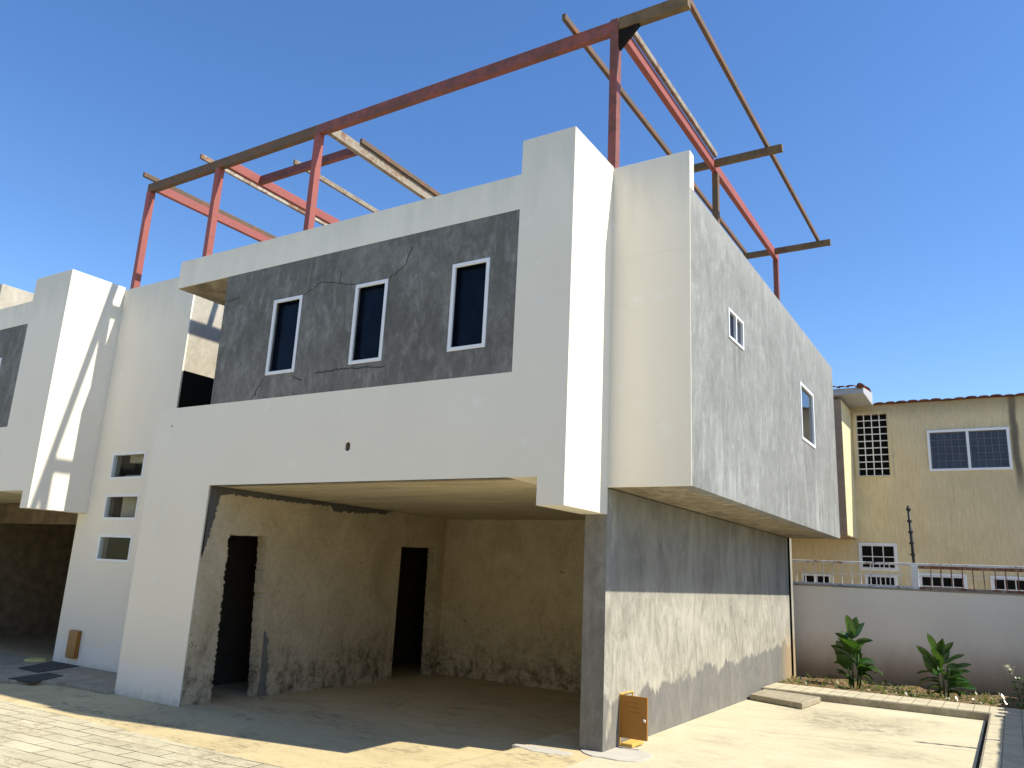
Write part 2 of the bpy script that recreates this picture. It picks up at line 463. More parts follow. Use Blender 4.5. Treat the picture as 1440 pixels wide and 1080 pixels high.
def leaf_mat(name, a, b):
    m = N(name, .28, .6)
    n = m.noise(9, 5)
    rnd = m.n('ShaderNodeObjectInfo').outputs['Random']
    c = m.ramp(n, [(.35, a), (.65, b)])
    c = m.mix(m.math('MULTIPLY', rnd, .5), c, tuple(v*1.7 for v in b))
    m.color(c)
    tr = m.n('ShaderNodeBsdfTranslucent'); tr.inputs[0].default_value = (b[0]*2.6, b[1]*2.6, b[2]*1.2, 1)
    mx = m.n('ShaderNodeMixShader'); mx.inputs[0].default_value = .25
    out = [x for x in m.t.nodes if x.type == 'OUTPUT_MATERIAL'][0]
    m.link(m.b.outputs[0], mx.inputs[1]); m.link(tr.outputs[0], mx.inputs[2]); m.link(mx.outputs[0], out.inputs[0])
    return m.m

M = dict(
    white=white_paint(), panel=panel_cement(), side=side_cement(), lower=lower_side_cement(),
    bare=bare_concrete(), soffit=soffit_concrete(), ceiling=ceiling_plaster(), plaster=garage_plaster(),
    pillar=cement('pillar_cement', (.11, .106, .094), (.165, .16, .144), (.25, .243, .222), .6, .2, .7, 21.).m,
    mortar=cement('grey_mortar', (.085, .082, .075), (.12, .117, .108), (.17, .165, .15), .4, 0, .85, 2., .2, 3).m,
    driveway=ground_mat('driveway_concrete', 'driveway'), street=ground_mat('street_pavers', 'street'),
    apron=ground_mat('apron_concrete', 'apron'), paver=paver_mat(), kerb=kerb_face(), soil=soil(), earth=earth(),
    primer=steel('red_oxide_primer', (.31, .085, .07), (.22, .07, .05), .1, 1.),
    primer2=steel('red_oxide_primer_worn', (.25, .075, .06), (.15, .06, .042), .45, 6.),
    rusty=steel('rusty_brown_steel', (.115, .08, .05), (.19, .085, .038), .35, 4., .75),
    olive=steel('olive_brown_steel', (.17, .115, .05), (.12, .075, .035), .4, 9., .65),
    patchy=steel('patchy_galvanised_steel', (.36, .31, .23), (.20, .085, .035), .6, 12., .6, (.44, .41, .35)),
    zinc=steel('weathered_pale_steel', (.30, .26, .195), (.18, .08, .035), .3, 15.),
    alu=plain('white_aluminium', (.78, .79, .80), .4, .4, .04),
    glass=dark_glass('dark_tinted_glass'), glass2=dark_glass('side_window_glass', (.012, .014, .016), .6),
    clear=clear_glass(), crack=plain('dark_crack', (.06, .059, .054), .9, .1),
    black=plain('black_interior', (.012, .011, .010), .9, .1), inner=plain('inner_wall_plaster', (.42, .38, .31), .9, .2), shadedplaster=plain('shaded_dark_plaster', (.19, .15, .10), .92, .1, .3), gloom=plain('gloom_block_wall', (.075, .06, .045), .95, .1),
    orange=plain('orange_brown_enamel', (.30, .125, .012), .38, .5, .1), yellowbox=plain('yellow_enamel', (.62, .40, .10), .5, .4, .2),
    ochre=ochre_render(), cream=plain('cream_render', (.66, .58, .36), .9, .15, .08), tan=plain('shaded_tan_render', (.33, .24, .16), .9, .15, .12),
    wallp=wall_paint_dirty(), tile=plain('clay_roof_tile', (.17, .058, .034), .85, .15, .55), fascia=plain('grey_fascia', (.42, .42, .43), .7, .2, .1),
    rail=steel('white_rail_paint', (.74, .72, .68), (.24, .10, .05), .18, 3., .5),
    railrust=steel('rusted_rail_paint', (.42, .30, .22), (.20, .07, .035), .5, 7., .7),
    polem=plain('black_pole_paint', (.012, .012, .012), .5, .4), sheet=plain('dark_hatch_steel', (.07, .068, .062), .8, .2, .25),
    lid=plain('pale_yellow_plastic', (.55, .50, .20), .6, .3), leaf=leaf_mat('canna_leaf', (.016, .042, .010), (.036, .085, .016)),
    weed=leaf_mat('weed_leaf', (.05, .075, .02), (.10, .13, .04)), stem=plain('green_stem', (.07, .11, .03), .6, .3),
    pale=plain('pale_cement_patch', (.47, .44, .38), .9, .15, .08), screen=dark_glass('insect_screen', (.045, .05, .07), .25),
    grille=plain('white_grille_paint', (.72, .72, .70), .5, .3, .06), seepm=plain('grille_behind_screen', (.15, .155, .17), .6, .3),
)

# ------------------------------------------------------------------ windows
def window(parent, axis, u0, u1, z0, z1, face, out, fw=.045, panes=1, mats=None, depth=.07, proud=.012, label=None, recess=.025):
    """rectangular window in a wall. axis: wall normal ('y' or 'x'); face: wall plane; out=-1/+1 side the viewer is on"""
    a, b = face + out*proud, face - out*depth
    lo, hi = min(a, b), max(a, b)
    def B(p0, p1, q0, q1, l=lo, h=hi):
        return (p0, p1, l, h, q0, q1) if axis == 'y' else (l, h, p0, p1, q0, q1)
    big = 10
    holes = []
    ws = (u1-u0-fw*(panes+1))/panes
    for i in range(panes):
        p = u0+fw+i*(ws+fw)
        holes.append(B(p, p+ws, z0+fw, z1-fw, lo-big, hi+big))
    f = obj('window', solid([B(u0, u1, z0, z1)], holes), M['alu'], parent, .004)
    if label: f['label'] = label
    g0, g1 = sorted((face - out*recess, face - out*(recess+.008)))
    for i in range(panes):
        p = u0+fw+i*(ws+fw)
        m = (mats or [M['glass']])[i % len(mats or [1])]
        k = -.0005 if recess < .05 else .031
        obj('pane', solid([B(p-k, p+ws+k, z0+fw-k, z1-fw+k, g0, g1)]), m, f)
    return f
def hole(axis, u0, u1, z0, z1):
    e = .012
    return (u0+e, u1-e, -50, 50, z0+e, z1-e) if axis == 'y' else (-50, 50, u0+e, u1-e, z0+e, z1-e)

# ------------------------------------------------------------------ the house
YF = -1.004; SK = .014
ZG, ZPB, ZPT, ZPA, ZT, ZTB = 2.68, 3.802, 5.686, 6.115, 6.535, 2.392
XL, XG, XPL = -6.74, -5.37, -5.582
WIN = [(-4.537, -3.997, 4.119, 5.172), (-3.055, -2.526, 4.118, 5.160), (-1.555, -1.038, 4.120, 5.174)]

def jag(p0, p1, n, amp, rnd):
    out = []
    for i in range(1, n):
        t = i/n
        x, z = p0[0]+(p1[0]-p0[0])*t, p0[1]+(p1[1]-p0[1])*t
        d = Vector((-(p1[1]-p0[1]), p1[0]-p0[0])).normalized()*rnd.uniform(-amp, amp)
        out.append((x+d.x, z+d.y))
    return out

def house_body(root, dx, xt0, xpr, xn0, zt_extra, wins, pillar_y0=0., detail=True):
    rnd = random.Random(3)
    X = lambda *b: (b[0]+dx, b[1]+dx, *b[2:])
    wh = [X(*hole('y', *w)) for w in wins]
    sk = (YF, YF+SK)
    ho = [X(-2.972, -2.892, -1.1, -.82, 3.06, 3.135), X(-2.958, -2.905, -1.1, -.82, 3.045, 3.15)] if detail else []
    if detail: ho.append(X(-6.385, -6.352, -1.1, -.9, 3.53, 3.558))
    # white painted skin of the front with the projecting tower at its right end
    obj('front_wall', solid([
        X(XL, XG, *sk, -.2, ZPB), X(XG, xt0+.01, *sk, ZG, ZPB), X(xpr, xt0+.01, *sk, ZPB, ZPT), X(XL, xt0, *sk, ZPT, ZPA),
        X(xt0, 0, YF, 0, ZG, ZT), X(xn0, 0, YF, 0, ZTB, ZG),
        X(XL, XL+.14, YF, 0, -.2, ZPB)], ho), M['white'], root, .007)
    # concrete behind the skin
    b = (YF+SK, -.8)
    obj('front_wall_core', solid([
        X(XL+.14, XG-.2, *b, -.2, ZPB), X(XG, xt0, *b, ZG, ZPB), X(xpr, xt0, *b, ZPB+.001, ZPT), X(XL, xt0, *b, ZPT, ZPA-.012)], ho), M['soffit'], root)
    # dark unpainted panel
    pw = obj('panel_wall', solid([X(XPL, xpr, YF+.002, -.84, ZPB, ZPT)], wh), M['panel'], root, .004)
    if detail:
        def crack(pts, w):
            bm = bmesh.new()
            for (p, q) in zip(pts, pts[1:]):
                bar(bm, (p[0]+dx, YF+.0005, p[1]), (q[0]+dx, YF+.0005, q[1]), .006, w*.5)
            obj('crack', bm, M['crack'], pw)
        def wig(p, q, n, a):
            return [p]+jag(p, q, n*2, a, rnd)+[q]
        crack(wig((-3.97, 5.17), (-3.66, 5.30), 7, .02)+wig((-3.66, 5.30), (-3.05, 5.16), 9, .012), .014)
        crack(wig((-3.34, 5.22), (-3.33, 5.40), 3, .01), .01)
        crack(wig((-2.50, 5.16), (-2.27, 5.30), 6, .012)+wig((-2.27, 5.30), (-2.18, 5.52), 6, .015), .014)
        crack(wig((-3.60, 4.06), (-3.08, 4.08), 8, .012), .026)
        crack(wig((-3.08, 4.07), (-2.48, 4.04), 9, .012), .02)
        crack(wig((-4.75, 3.82), (-4.55, 4.08), 7, .02), .018)
        crack(wig((-4.00, 4.05), (-3.85, 3.99), 5, .012), .014)
        crack(wig((-5.55, 5.30), (-5.25, 5.33), 6, .02), .012)
    for i, w in enumerate(wins):
        window(root, 'y', w[0]+dx, w[1]+dx, w[2], w[3], YF, -1, .045, proud=.006, recess=.075, depth=.022)
    # garage: left wall with two rough door openings
    d1 = [(-.53, -.2), (-.53, -.02)]+jag((-.53, -.02), (-.57, 2.06), 90, .02, rnd)+[(-.57, 2.06)]+jag((-.57, 2.06), (.10, 2.075), 9, .015, rnd)+[(.10, 2.075)]+jag((.10, 2.075), (.24, -.05), 80, .014, rnd)+[(.24, -.05), (.24, -.2)]
    d2 = [(3.10, -.2)]+[(3.11, 2.10)]+jag((3.11, 2.10), (4.13, 2.13), 10, .008, rnd)+[(4.13, 2.13)]+jag((4.13, 2.13), (4.16, -.05), 60, .012, rnd)+[(4.16, -.2)]
    outl = [(YF+SK, -.2)]+d1+d2+[(4.4, -.2), (4.4, ZG), (YF+SK, ZG)]
    gw = obj('garage_side_wall', prism(outl, 'x', XG-.2+dx, XG+dx), M['plaster'] if detail else M['shadedplaster'], root)  # neighbour garage's lack of light put into a darker plaster
    # strip of newer grey mortar under the ceiling and down the front edge
    top = [(YF+.035, ZG-.001), (2.85, ZG-.001), (2.7, ZG-.02)]
    low = jag((2.62, ZG-.06), (1.35, ZG-.13), 50, .022, rnd)+[(1.3, ZG-.06)]+jag((1.3, ZG-.06), (-.6, ZG-.085), 70, .018, rnd)
    dn = jag((-.80, ZG-.10), (-.86, 2.2), 26, .018, rnd)+jag((-.86, 2.2), (-.975, 1.72), 24, .016, rnd)+[(YF+.035, 1.72)]
    obj('mortar_patch', prism(top+low+dn, 'x', XG+dx, XG+dx+.006), M['mortar'], gw)
    if detail:
        edge = [(XG+.02, YF+.004), (-.70, YF+.004)]+jag((-.70, YF+.05), (-2.6, YF+.035), 40, .022, rnd)+jag((-2.6, YF+.04), (XG+.02, YF+.06), 60, .022, rnd)
        obj('mortar_patch', prism(edge, 'z', ZG-.006, ZG-.001), M['mortar'], gw)
    pt = [(.255, -.1), (.235, .80)]+jag((.235, .80), (.33, .66), 8, .012, rnd)+jag((.33, .66), (.39, .0), 24, .014, rnd)+[(.40, -.1)]
    obj('mortar_patch', prism(pt, 'x', XG+dx, XG+dx+.005), M['pillar'], gw)
    obj('garage_back_wall', solid([X(XG, -.262, 4.4, 4.6, -.2, ZG)]), M['plaster'] if detail else M['shadedplaster'], root)
    if detail: obj('garage_pilaster', solid([X(-.50, -.262, 4.22, 4.4, -.2, ZG)]), M['plaster'], root, .01)
    else: obj('garage_beam', solid([X(XG, -.262, .9, 1.1, 2.26, ZG)]), M['shadedplaster'], root, .01)
    obj('garage_ceiling', solid([X(XG-.2, -.262, -.8, 4.6, ZG+.004, ZG+.2)]), M['ceiling'], root)
    # dark rooms behind: partitions, rear wall, floors
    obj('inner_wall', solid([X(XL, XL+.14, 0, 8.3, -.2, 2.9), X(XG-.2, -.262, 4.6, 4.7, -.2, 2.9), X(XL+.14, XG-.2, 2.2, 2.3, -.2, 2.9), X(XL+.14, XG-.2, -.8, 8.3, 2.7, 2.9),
                             X(XPL, XPL+.15, -.84, 8.3, 2.9, ZPT), X(XPL, 0, .6, .7, 2.9, ZPT)]), M['gloom'], root)  # darkness of the back rooms put into the wall colour
    obj('rear_wall', solid([X(-7.8, 0, 8.3, 8.48, -.2, ZPT)]), M['side'], root)
    obj('upper_floor', solid([X(XL+.15, -.02, -.8, 8.3, 2.9, 3.1), X(-7.78, XL+.15, .17, 8.3, 2.9, 3.1)]), M['soffit'], root)
    obj('roof_slab', solid([X(XL+.002, -.01, -.8, 8.48, ZPT+.001, 5.98)]), M['soffit'], root)
    # garage right wall: ends towards the street as a bare grey pillar
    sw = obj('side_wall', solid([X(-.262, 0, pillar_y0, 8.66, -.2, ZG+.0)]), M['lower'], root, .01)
    obj('pillar_face', solid([X(-.2615, -.0015, pillar_y0-.004, pillar_y0, -.2, ZG)]), M['pillar'], sw)
    return sw

HA = thing('house', 'nearer unfinished two storey house, white front, dark panel with three slim windows, open garage', 'house', (-3.4, 0, 0), 'row of unfinished houses')
sw = house_body(HA, 0, -.673, -.674, -.312, 0, WIN)
# wing over the side passage
XB, YU, ZU, ZB, ZS = .945, 8.5, 2.682, 6.518, 6.07
obj('wing_front_wall', solid([(-.03, XB, 0, .012, ZU, ZB), (-.03, XB, .012, .14, ZS-.012, ZB), (.0, XB-.165, .012, .14, ZU+.21, ZS)]), M['white'], HA, .008)
S1 = (1.385, 2.045, 4.68, 5.07); S2 = (5.40, 6.435, 4.09, 5.065)
uw = obj('wing_side_wall', solid([(XB-.16, XB-.002, .012, YU, ZU+.001, ZS-.012), (XB-.16, XB-.002, .14, YU, ZS-.012, ZS)], [hole('x', *S1), hole('x', *S2)]), M['side'], HA, .007)
obj('wing_soffit', solid([(.002, XB-.16, .0125, YU, ZU+.002, ZU+.2)]), M['soffit'], HA)
obj('wing_inner_wall', solid([(-.01, .12, .15, YU, ZU+.2, 5.98)]), M['inner'], HA)
obj('wing_rear_wall', solid([(.12, XB-.16, YU-.15, YU, ZU+.2, ZS-.01)]), M['side'], HA, .006)
obj('wing_roof', solid([(.12, XB-.16, .14, YU-.15, 5.72, 5.96)]), M['soffit'], HA)
window(HA, 'x', *S1, XB, 1, .034, 2, [M['glass'], M['glass2']], label='small two pane side window')
window(HA, 'x', *S2, XB, 1, .05, 1, [M['glass2']], label='tall side window reflecting the ochre house')
# stair tower between the two houses
SW = [(-9.345, -8.412, 2.967, 3.421), (-9.352, -8.409, 2.288, 2.711), (-9.345, -8.420, 1.608, 2.040)]
NXP = -10.1
holes = [hole('y', *w) for w in SW]
obj('stair_wall', solid([(NXP, -7.79, 0, .03, -.2, 2.391), (-9.87, -7.79, 0, .03, 2.391, 6.487), (-7.79, XL, .005, .03, -.2, 3.5)], holes), M['white'], HA, .006)
obj('stair_wall_core', solid([(-9.83, -7.792, .03, .16, -.2, 6.47), (-7.99, -7.792, .16, 8.3, -.2, 6.30), (-7.792, XL, .03, .16, -.2, 3.5)], holes), M['bare'], HA, .006)
obj('stair_flight', solid([(-9.12, -8.0, .165, .30, 2.15, 2.80), (-9.10, -8.0, .165, .36, 3.27, 3.60), (-9.16, -8.0, .165, .36, 2.80, 3.06)]), M['inner'], HA, .01)
obj('stair_blackout', solid([(-9.83, -8.0, .16, 3.5, 6.2, 6.3), (-9.83, -8.0, 3.4, 3.5, -.2, 6.2), (-9.83, -8.0, .42, .46, -.2, 6.2)]), M['black'], HA)  # roof and black panels added to keep the stairwell dark behind the windows
for i, w in enumerate(SW):
    window(HA, 'y', *w, 0, -1, .04, 1, [M['clear']], proud=.008,
           label=('topmost stair window with pale steps seen behind it', 'middle stair window with a pale wall behind its right half', 'lowest stair window, dark behind')[i])

# ------------------------------------------------------------------ the neighbour in the row
DX = -9.838
obj('patio_shade_sheet', solid([(-7.791, -7.783, .031, 8.2, 2.9, 4.76)]), M['black'], HA)  # black sheet paints in the roof edge's shadow low on the patio wall
HB = thing('house', 'second house of the row, at the left edge, its white pier striped by beam shadows', 'house', (DX-3.4, 0, 0), 'row of unfinished houses')
house_body(HB, DX, -1.164, -1.085, -.241, 0, [(-2.41, -1.85, 4.12, 5.12), (-3.50, -2.95, 4.12, 5.17), (-5.0, -4.45, 4.12, 5.17)], .034, detail=False)
obj('roof_box', solid([(-13.4, -13.2, -.6, 5.5, 5.9, 6.94), (-17, -13.4, -.6, -.4, 5.9, 6.94)]), M['bare'], HB, .01)

# ------------------------------------------------------------------ steel frame on the roof
SF = thing('steel_frame', 'bare red and rusty steel roof frame of posts and beams above the nearer house', 'steel frame', (-5, .15, 6))
def member(name, p0, p1, w, h, mat, label=None):
    o = obj(name, bar(bmesh.new(), p0, p1, w, h), M[mat], SF, .006)
    if label: o['label'] = label
    return o
YB = .15; ZBm = 8.605; H1 = .17
for (x, z0, mat) in ((-9.80, 6.45, 'primer'), (-7.79, 6.28, 'primer'), (-5.33, 5.98, 'primer'), (-.075, 5.98, 'primer2')):
    member('post', (x, YB, z0), (x, YB, ZBm-H1/2), .11, .12, mat)
member('post', (-.05, 4.2, 5.98), (-.05, 4.2, ZBm-H1/2), .1, .1, 'rusty', 'dark rusty post half way back')
member('post', (-.05, 8.35, 5.98), (-.05, 8.35, ZBm-H1/2), .1, .1, 'primer2')
for x in (-9.67, -7.62, -5.18):
    member('post', (x, 4.4, 5.98 if x > -7 else 6.1), (x, 4.4, ZBm-H1/2), .1, .1, 'primer')
member('beam', (-9.86, YB, ZBm), (-5.36, YB, ZBm), .10, H1, 'rusty', 'dark rusty front beam')
member('beam', (-5.36, YB, ZBm), (-.13, YB, ZBm), .101, H1+.001, 'primer2', 'red front beam')
member('beam', (-.02, YB, ZBm+.02), (.90, YB, ZBm+.02), .10, H1, 'olive', 'olive brown end of the front beam')
member('beam', (-.075, YB, ZBm-H1/2), (-.075, YB, ZBm+.10), .112, .122, 'primer2')
for (x, y1, mat) in ((-9.67, 4.5, 'primer'), (-7.62, 4.5, 'primer'), (-5.16, 4.5, 'zinc'), (-.05, 8.45, 'primer')):
    member('beam', (x, YB+.051, ZBm-.002), (x, y1, ZBm-.002), .085, H1, mat)
member('beam', (-7.57, .90, ZBm), (-5.21, .90, ZBm), .085, .15, 'primer2')
member('beam', (-.68, 4.04, ZBm+.015), (-.1, 4.04, ZBm+.015), .08, .12, 'olive'); member('beam', (0, 4.04, ZBm+.015), (1.10, 4.04, ZBm+.015), .08, .12, 'olive')
member('beam', (-.68, 8.12, ZBm+.015), (-.1, 8.12, ZBm+.015), .08, .12, 'olive'); member('beam', (0, 8.12, ZBm+.015), (1.10, 8.12, ZBm+.015), .08, .12, 'olive')
ZP = ZBm+H1/2+.045
for (x, y0, y1, mat) in ((-9.66, -.14, 4.4, 'rusty'), (-8.07, -.08, 4.4, 'patchy'), (-6.68, .84, 4.4, 'zinc'), (-5.10, .86, 4.4, 'rusty'), (-.645, -.22, 8.38, 'rusty'), (.855, .10, 8.2, 'rusty'), (.025, .22, 3.98, 'zinc')):
    member('purlin', (x, y0, ZP), (x, y1, ZP), .055, .09, mat)
obj('gusset', prism([(-.015, ZBm-.06), (.26, ZBm-.06), (-.015, ZBm-.34)], 'y', YB-.03, YB+.03), M['black'], SF)

# ------------------------------------------------------------------ meter cabinets
MC = thing('meter_cabinet', 'orange brown metal cabinet with its louvred door open, at the garage corner', 'meter cabinet', (0, .42, 0), 'meter cabinets')
y0, y1, z0, z1 = .395, .74, .02, .535
obj('body', solid([(-.01, .014, y0, y1, z0, z1)], [(-.003, .05, y0+.015, y1-.015, z0+.015, z1-.015)]), M['yellowbox'], MC, .002)
door = obj('door', solid([(.014, .318, y0-.012, y0+.004, .105, .528), (.30, .318, y0+.004, y0+.018, .105, .528)]), M['orange'], MC, .003)
bm = bmesh.new()
for k in range(3):
    for (a, b) in ((.125-.0, .20), (.075, .115)):
        bar(bm, (a+.02*k, y0-.014, .455-.045*k), (b+.02*k, y0-.014, .453-.045*k), .008, .009)
obj('louvre', bm, M['orange'], door)
bm = bmesh.new(); tube(bm, (.295, y0-.012, .30), (.295, y0-.03, .30), .012); bar(bm, (.285, y0-.03, .315), (.305, y0-.03, .285), .006, .01)
obj('latch', bm, M['grille'], door)
obj('sill', solid([(.014, .15, y0+.01, y1-.02, .012, .05)]), M['yellowbox'], MC, .008)
bm = bmesh.new()
for k in range(5):
    tube(bm, (.008, .66+.01*k, .42-.05*k), (.006, .60+.03*k, .10), .006, n=6)
obj('wires', bm, M['crack'], MC)

MC2 = thing('meter_cabinet', 'closed orange brown metal cabinet low on the white stair wall', 'meter cabinet', (-9.5, 0, .05), 'meter cabinets')
obj('body', solid([(-9.66, -9.385, -.055, 0, .05, .485)]), M['orange'], MC2, .008)
obj('door', solid([(-9.65, -9.395, -.066, -.055, .065, .475)]), M['orange'], MC2, .004)
bm = bmesh.new()
for k in range(3): bar(bm, (-9.59, -.068, .40-.04*k), (-9.50, -.068, .40-.04*k), .006, .008)
obj('louvre', bm, M['orange'], MC2)

# ------------------------------------------------------------------ ground
def gh(x, y):
    t = min(1, max(0, (x+1.08+.05*math.sin(y*3))/.28)); t = t*t*(3-2*t)
    return -.1*(1-t)
def sheet(name, xs, ys, mat, f, label=None):
    bm = bmesh.new()
    g = [[bm.verts.new((x, y, f(x, y))) for x in xs] for y in ys]
    for j in range(len(ys)-1):
        for i in range(len(xs)-1):
            bm.faces.new((g[j][i], g[j][i+1], g[j+1][i+1], g[j+1][i]))
    o = obj(name, bm, M[mat], None, smooth=True)
    return kind(o, 'structure')
fr = lambda a, b, n: [a+(b-a)*i/n for i in range(n+1)]
XS = [-30, -20, -12, -8, -5, -3, -1.6]+fr(-1.3, -.6, 14)+[-.3, .5, 1.5, 3.18]
sheet('ground', [-300, -40, -10, 10, 40, 300], [-300, -40, -10, 10, 40, 300], 'earth', lambda x, y: -.16)
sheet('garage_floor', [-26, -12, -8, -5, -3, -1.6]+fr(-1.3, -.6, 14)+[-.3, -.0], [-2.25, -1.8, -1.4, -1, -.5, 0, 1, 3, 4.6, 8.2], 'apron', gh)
sheet('street', XS+[9], [-30, -14, -9, -6, -4.5, -3.4, -2.8, -2.25], 'street', gh)
sheet('driveway', [-.0, .4, 1.5, 3.18], [-2.25, -1.5, 0, 2, 4, 6.12, 8.6], 'driveway', gh)
# raised walkway round the bed: kerb front, paver tops
wk = kind(obj('walkway_kerb', solid([(.0, 3.235, 6.10, 7.0, -.2, .106), (3.235, 9, -2.24, 7.0, -.2, .106)]), M['kerb'], None, .012), 'structure')
kind(obj('walkway', solid([(.02, 3.235, 6.125, 6.99, .106, .112), (3.258, 8.98, -2.2, 6.99, .106, .112), (3.235, 3.258, 6.125, 6.99, .106, .112)]), M['paver'], None), 'structure')
kind(sheet('soil_bed', fr(0, 9, 60), fr(7.0, 8.96, 16), 'soil', lambda x, y: .09+.03*math.sin(x*5+y*3)*math.sin(y*4+1)+random.uniform(-.015, .02)), 'structure')
# pad in front of the stairs
kind(obj('step_pad', prism([(-13.5, -1.75), (-9.4, -1.7), (-8.5, -1.62), (-7.85, -1.12), (-6.75, -1.1), (-6.75, .004), (-13.5, .004)], 'z', -.2, -.052), M['kerb'], None, .015), 'structure')
# trowelled cement patches
def blob(name, cx, cy, rx, ry, z, mat, n=26, amp=.18, h=.012, seed=1):
    r = random.Random(seed)
    pts = []
    for i in range(n):
        t = 2*math.pi*i/n; k = 1+r.uniform(-amp, amp)
        pts.append((cx+rx*k*math.cos(t), cy+ry*k*math.sin(t)))
    return obj(name, prism(pts, 'z', z-.05, z+h), M[mat], None, .008)
kind(blob('cement_patch', .12, .12, .36, .34, 0.0, 'pale', seed=4, amp=.1), 'structure')
kind(blob('cement_patch', -.52, -.30, .34, .12, -.004, 'pale', seed=9), 'structure')

# concrete plank lying by the wall
o = obj('concrete_plank', prism([(.04, 5.26), (.90, 4.90), (.97, 5.90), (.30, 6.085), (.05, 6.08)], 'z', .004, .088), M['kerb'], None, .012, loc=(.5, 5.5, .0))
tag(o, 'short flat concrete plank lying on the driveway against the side wall', 'concrete plank')
# hatch plates, lid
o = obj('hatch_cover', prism([(-9.46, -.88), (-8.86, -.90), (-9.22, -.06), (-10.0, -.05)], 'z', -.056, -.038), M['sheet'], None, .003, loc=(-9.4, -.4, -.05))
tag(o, 'larger dark hatch plate flat on the ground below the closed meter cabinet', 'hatch cover', 'hatch covers by the stair wall')
o = obj('hatch_cover', prism([(-8.50, -1.50), (-7.97, -1.42), (-8.34, -.80), (-8.74, -.80)], 'z', -.07, -.040), M['sheet'], None, .003, loc=(-8.4, -1.1, -.05))
tag(o, 'smaller dark hatch plate, nearer the sunlit paving', 'hatch cover', 'hatch covers by the stair wall')
bm = bmesh.new(); tube(bm, (-10.22, -.22, -.052), (-10.22, -.22, -.01), .17, .15, 20)
o = obj('plastic_lid', bm, M['lid'], None, .01, loc=(-10.22, -.22, -.052)); tag(o, 'round pale yellow plastic lid on the ground beside the hatch plates', 'lid')

# ------------------------------------------------------------------ rear boundary wall and railing
BW = obj('perimeter_wall', solid([(-.4, 9.2, 9.0, 9.18, -.2, 1.79)]), M['wallp'], None, .012, loc=(4, 9.09, 0))
tag(BW, 'low grey white boundary wall behind the planted bed', 'wall')
bm = solid([(-.4, 9.2, 8.985, 9.195, 1.79, 1.815)])
RL = thing('railing', 'white rust-flecked metal railing standing on the boundary wall', 'railing', (2, 9.09, 1.8))
obj('base_rail', solid([(-.2, 2.07, 9.06, 9.12, 1.815, 1.86)]), M['rail'], RL, .004)
obj('base_rail', solid([(2.19, 6, 9.06, 9.12, 1.80, 1.86)]), M['railrust'], RL, .004)
obj('top_rail', solid([(-.2, 6, 9.05, 9.13, 2.245, 2.29)]), M['rail'], RL, .006)
obj('under_rail', solid([(2.19, 6, 9.07, 9.11, 2.19, 2.243)]), M['railrust'], RL, .004)
obj('mid_rail', bar(bmesh.new(), (-.2, 9.09, 2.05), (6, 9.09, 2.05), .012, .014), M['rail'], RL)
obj('post', solid([(2.075, 2.185, 9.04, 9.14, 1.792, 2.25)]), M['grille'], RL, .006)
x = -.02
while x < 5:
    if not 2.05 < x < 2.22:
        obj('baluster', bar(bmesh.new(), (x, 9.09, 1.85), (x+random.uniform(-.012, .012), 9.09, 2.25), .018, .018), M['railrust' if x > 2.2 else 'rail'], RL)
    x += .172
obj('wall_coping', bm, M['kerb'], BW, .006)

FP = thing('fence_pole', 'slim black fence pole with wire insulators rising above the railing', 'pole', (2.13, 9.16, 1.8), 'black fence poles')
obj('shaft', tube(bmesh.new(), (2.13, 9.16, 1.8), (2.09, 9.16, 3.37), .026), M['polem'], FP, smooth=True)
for k, z in enumerate((2.45, 2.66, 2.87, 3.08, 3.30)):
    xx = 2.13-.04*(z-1.8)/1.57
    bm = bmesh.new(); tube(bm, (xx, 9.16, z-.02), (xx, 9.16, z+.02), .038); tube(bm, (xx-.05, 9.15, z), (xx, 9.15, z), .012)
    obj('insulator', bm, M['polem'], FP)

# east boundary wall, right of the picture: it throws the shade over the walkway
EW = thing('boundary_wall', 'tall block wall with clay coping along the right side of the walkway', 'wall', (5.75, 3, 0))
obj('wall', solid([(5.66, 5.86, -6, 8.98, -.2, 2.62)]), M['wallp'], EW, .01)
y = -6.0; k = 0
while y < 8.9:
    dz = random.uniform(-.012, .012)
    if y > 5.9: dz = (-.02, .09, -.05, .05, -.08, .06)[k % 6]
    obj('coping_tile', solid([(5.62, 5.90, y+.004, y+.196, 2.622, 2.74+dz)]), M['tile'], EW, .01)
    y += .2; k += 1
FP2 = thing('fence_pole', 'slim black fence pole with wire insulators on the tall right hand wall', 'pole', (5.76, 4.03, 2.7), 'black fence poles')
obj('shaft', tube(bmesh.new(), (5.76, 4.03, 2.62), (5.76, 4.03, 3.78), .026), M['polem'], FP2, smooth=True)
for z in (2.9, 3.1, 3.3, 3.5, 3.7):
    obj('insulator', tube(bmesh.new(), (5.76, 4.03, z-.02), (5.76, 4.03, z+.02), .045), M['polem'], FP2)

# ------------------------------------------------------------------ ochre house behind
OY = 12.5
OH = thing('house', 'ochre rendered two storey house with clay tiled eaves behind the boundary wall', 'house', (2, OY, 0))
G1 = (.752, 1.463, 4.40, 5.925)                       # tall barred opening
G2 = (.672, 1.49, 2.215, 2.84); G3 = (.77, 1.46, 1.45, 2.14)
G4 = (-.64, .03, 1.75, 2.09); G5 = (1.89, 2.84, 1.40, 2.20); G6 = (3.28, 4.2, 1.40, 2.19)
UW = (2.275, 3.90, 4.48, 5.43)
hs = [hole('y', *g) for g in (G1, G2, G3, G4, G5, G6, UW)]
hs = [(h[0], h[1], OY-1, OY+.3, h[4], h[5]) for h in hs]
obj('wall', solid([(-7, 9, OY, OY+.3, -.2, 6.12)], hs), M['ochre'], OH, .01)
obj('gable_wall', solid([(-7, 9, OY+.3, 20, -.2, 6.0)]), M['ochre'], OH)
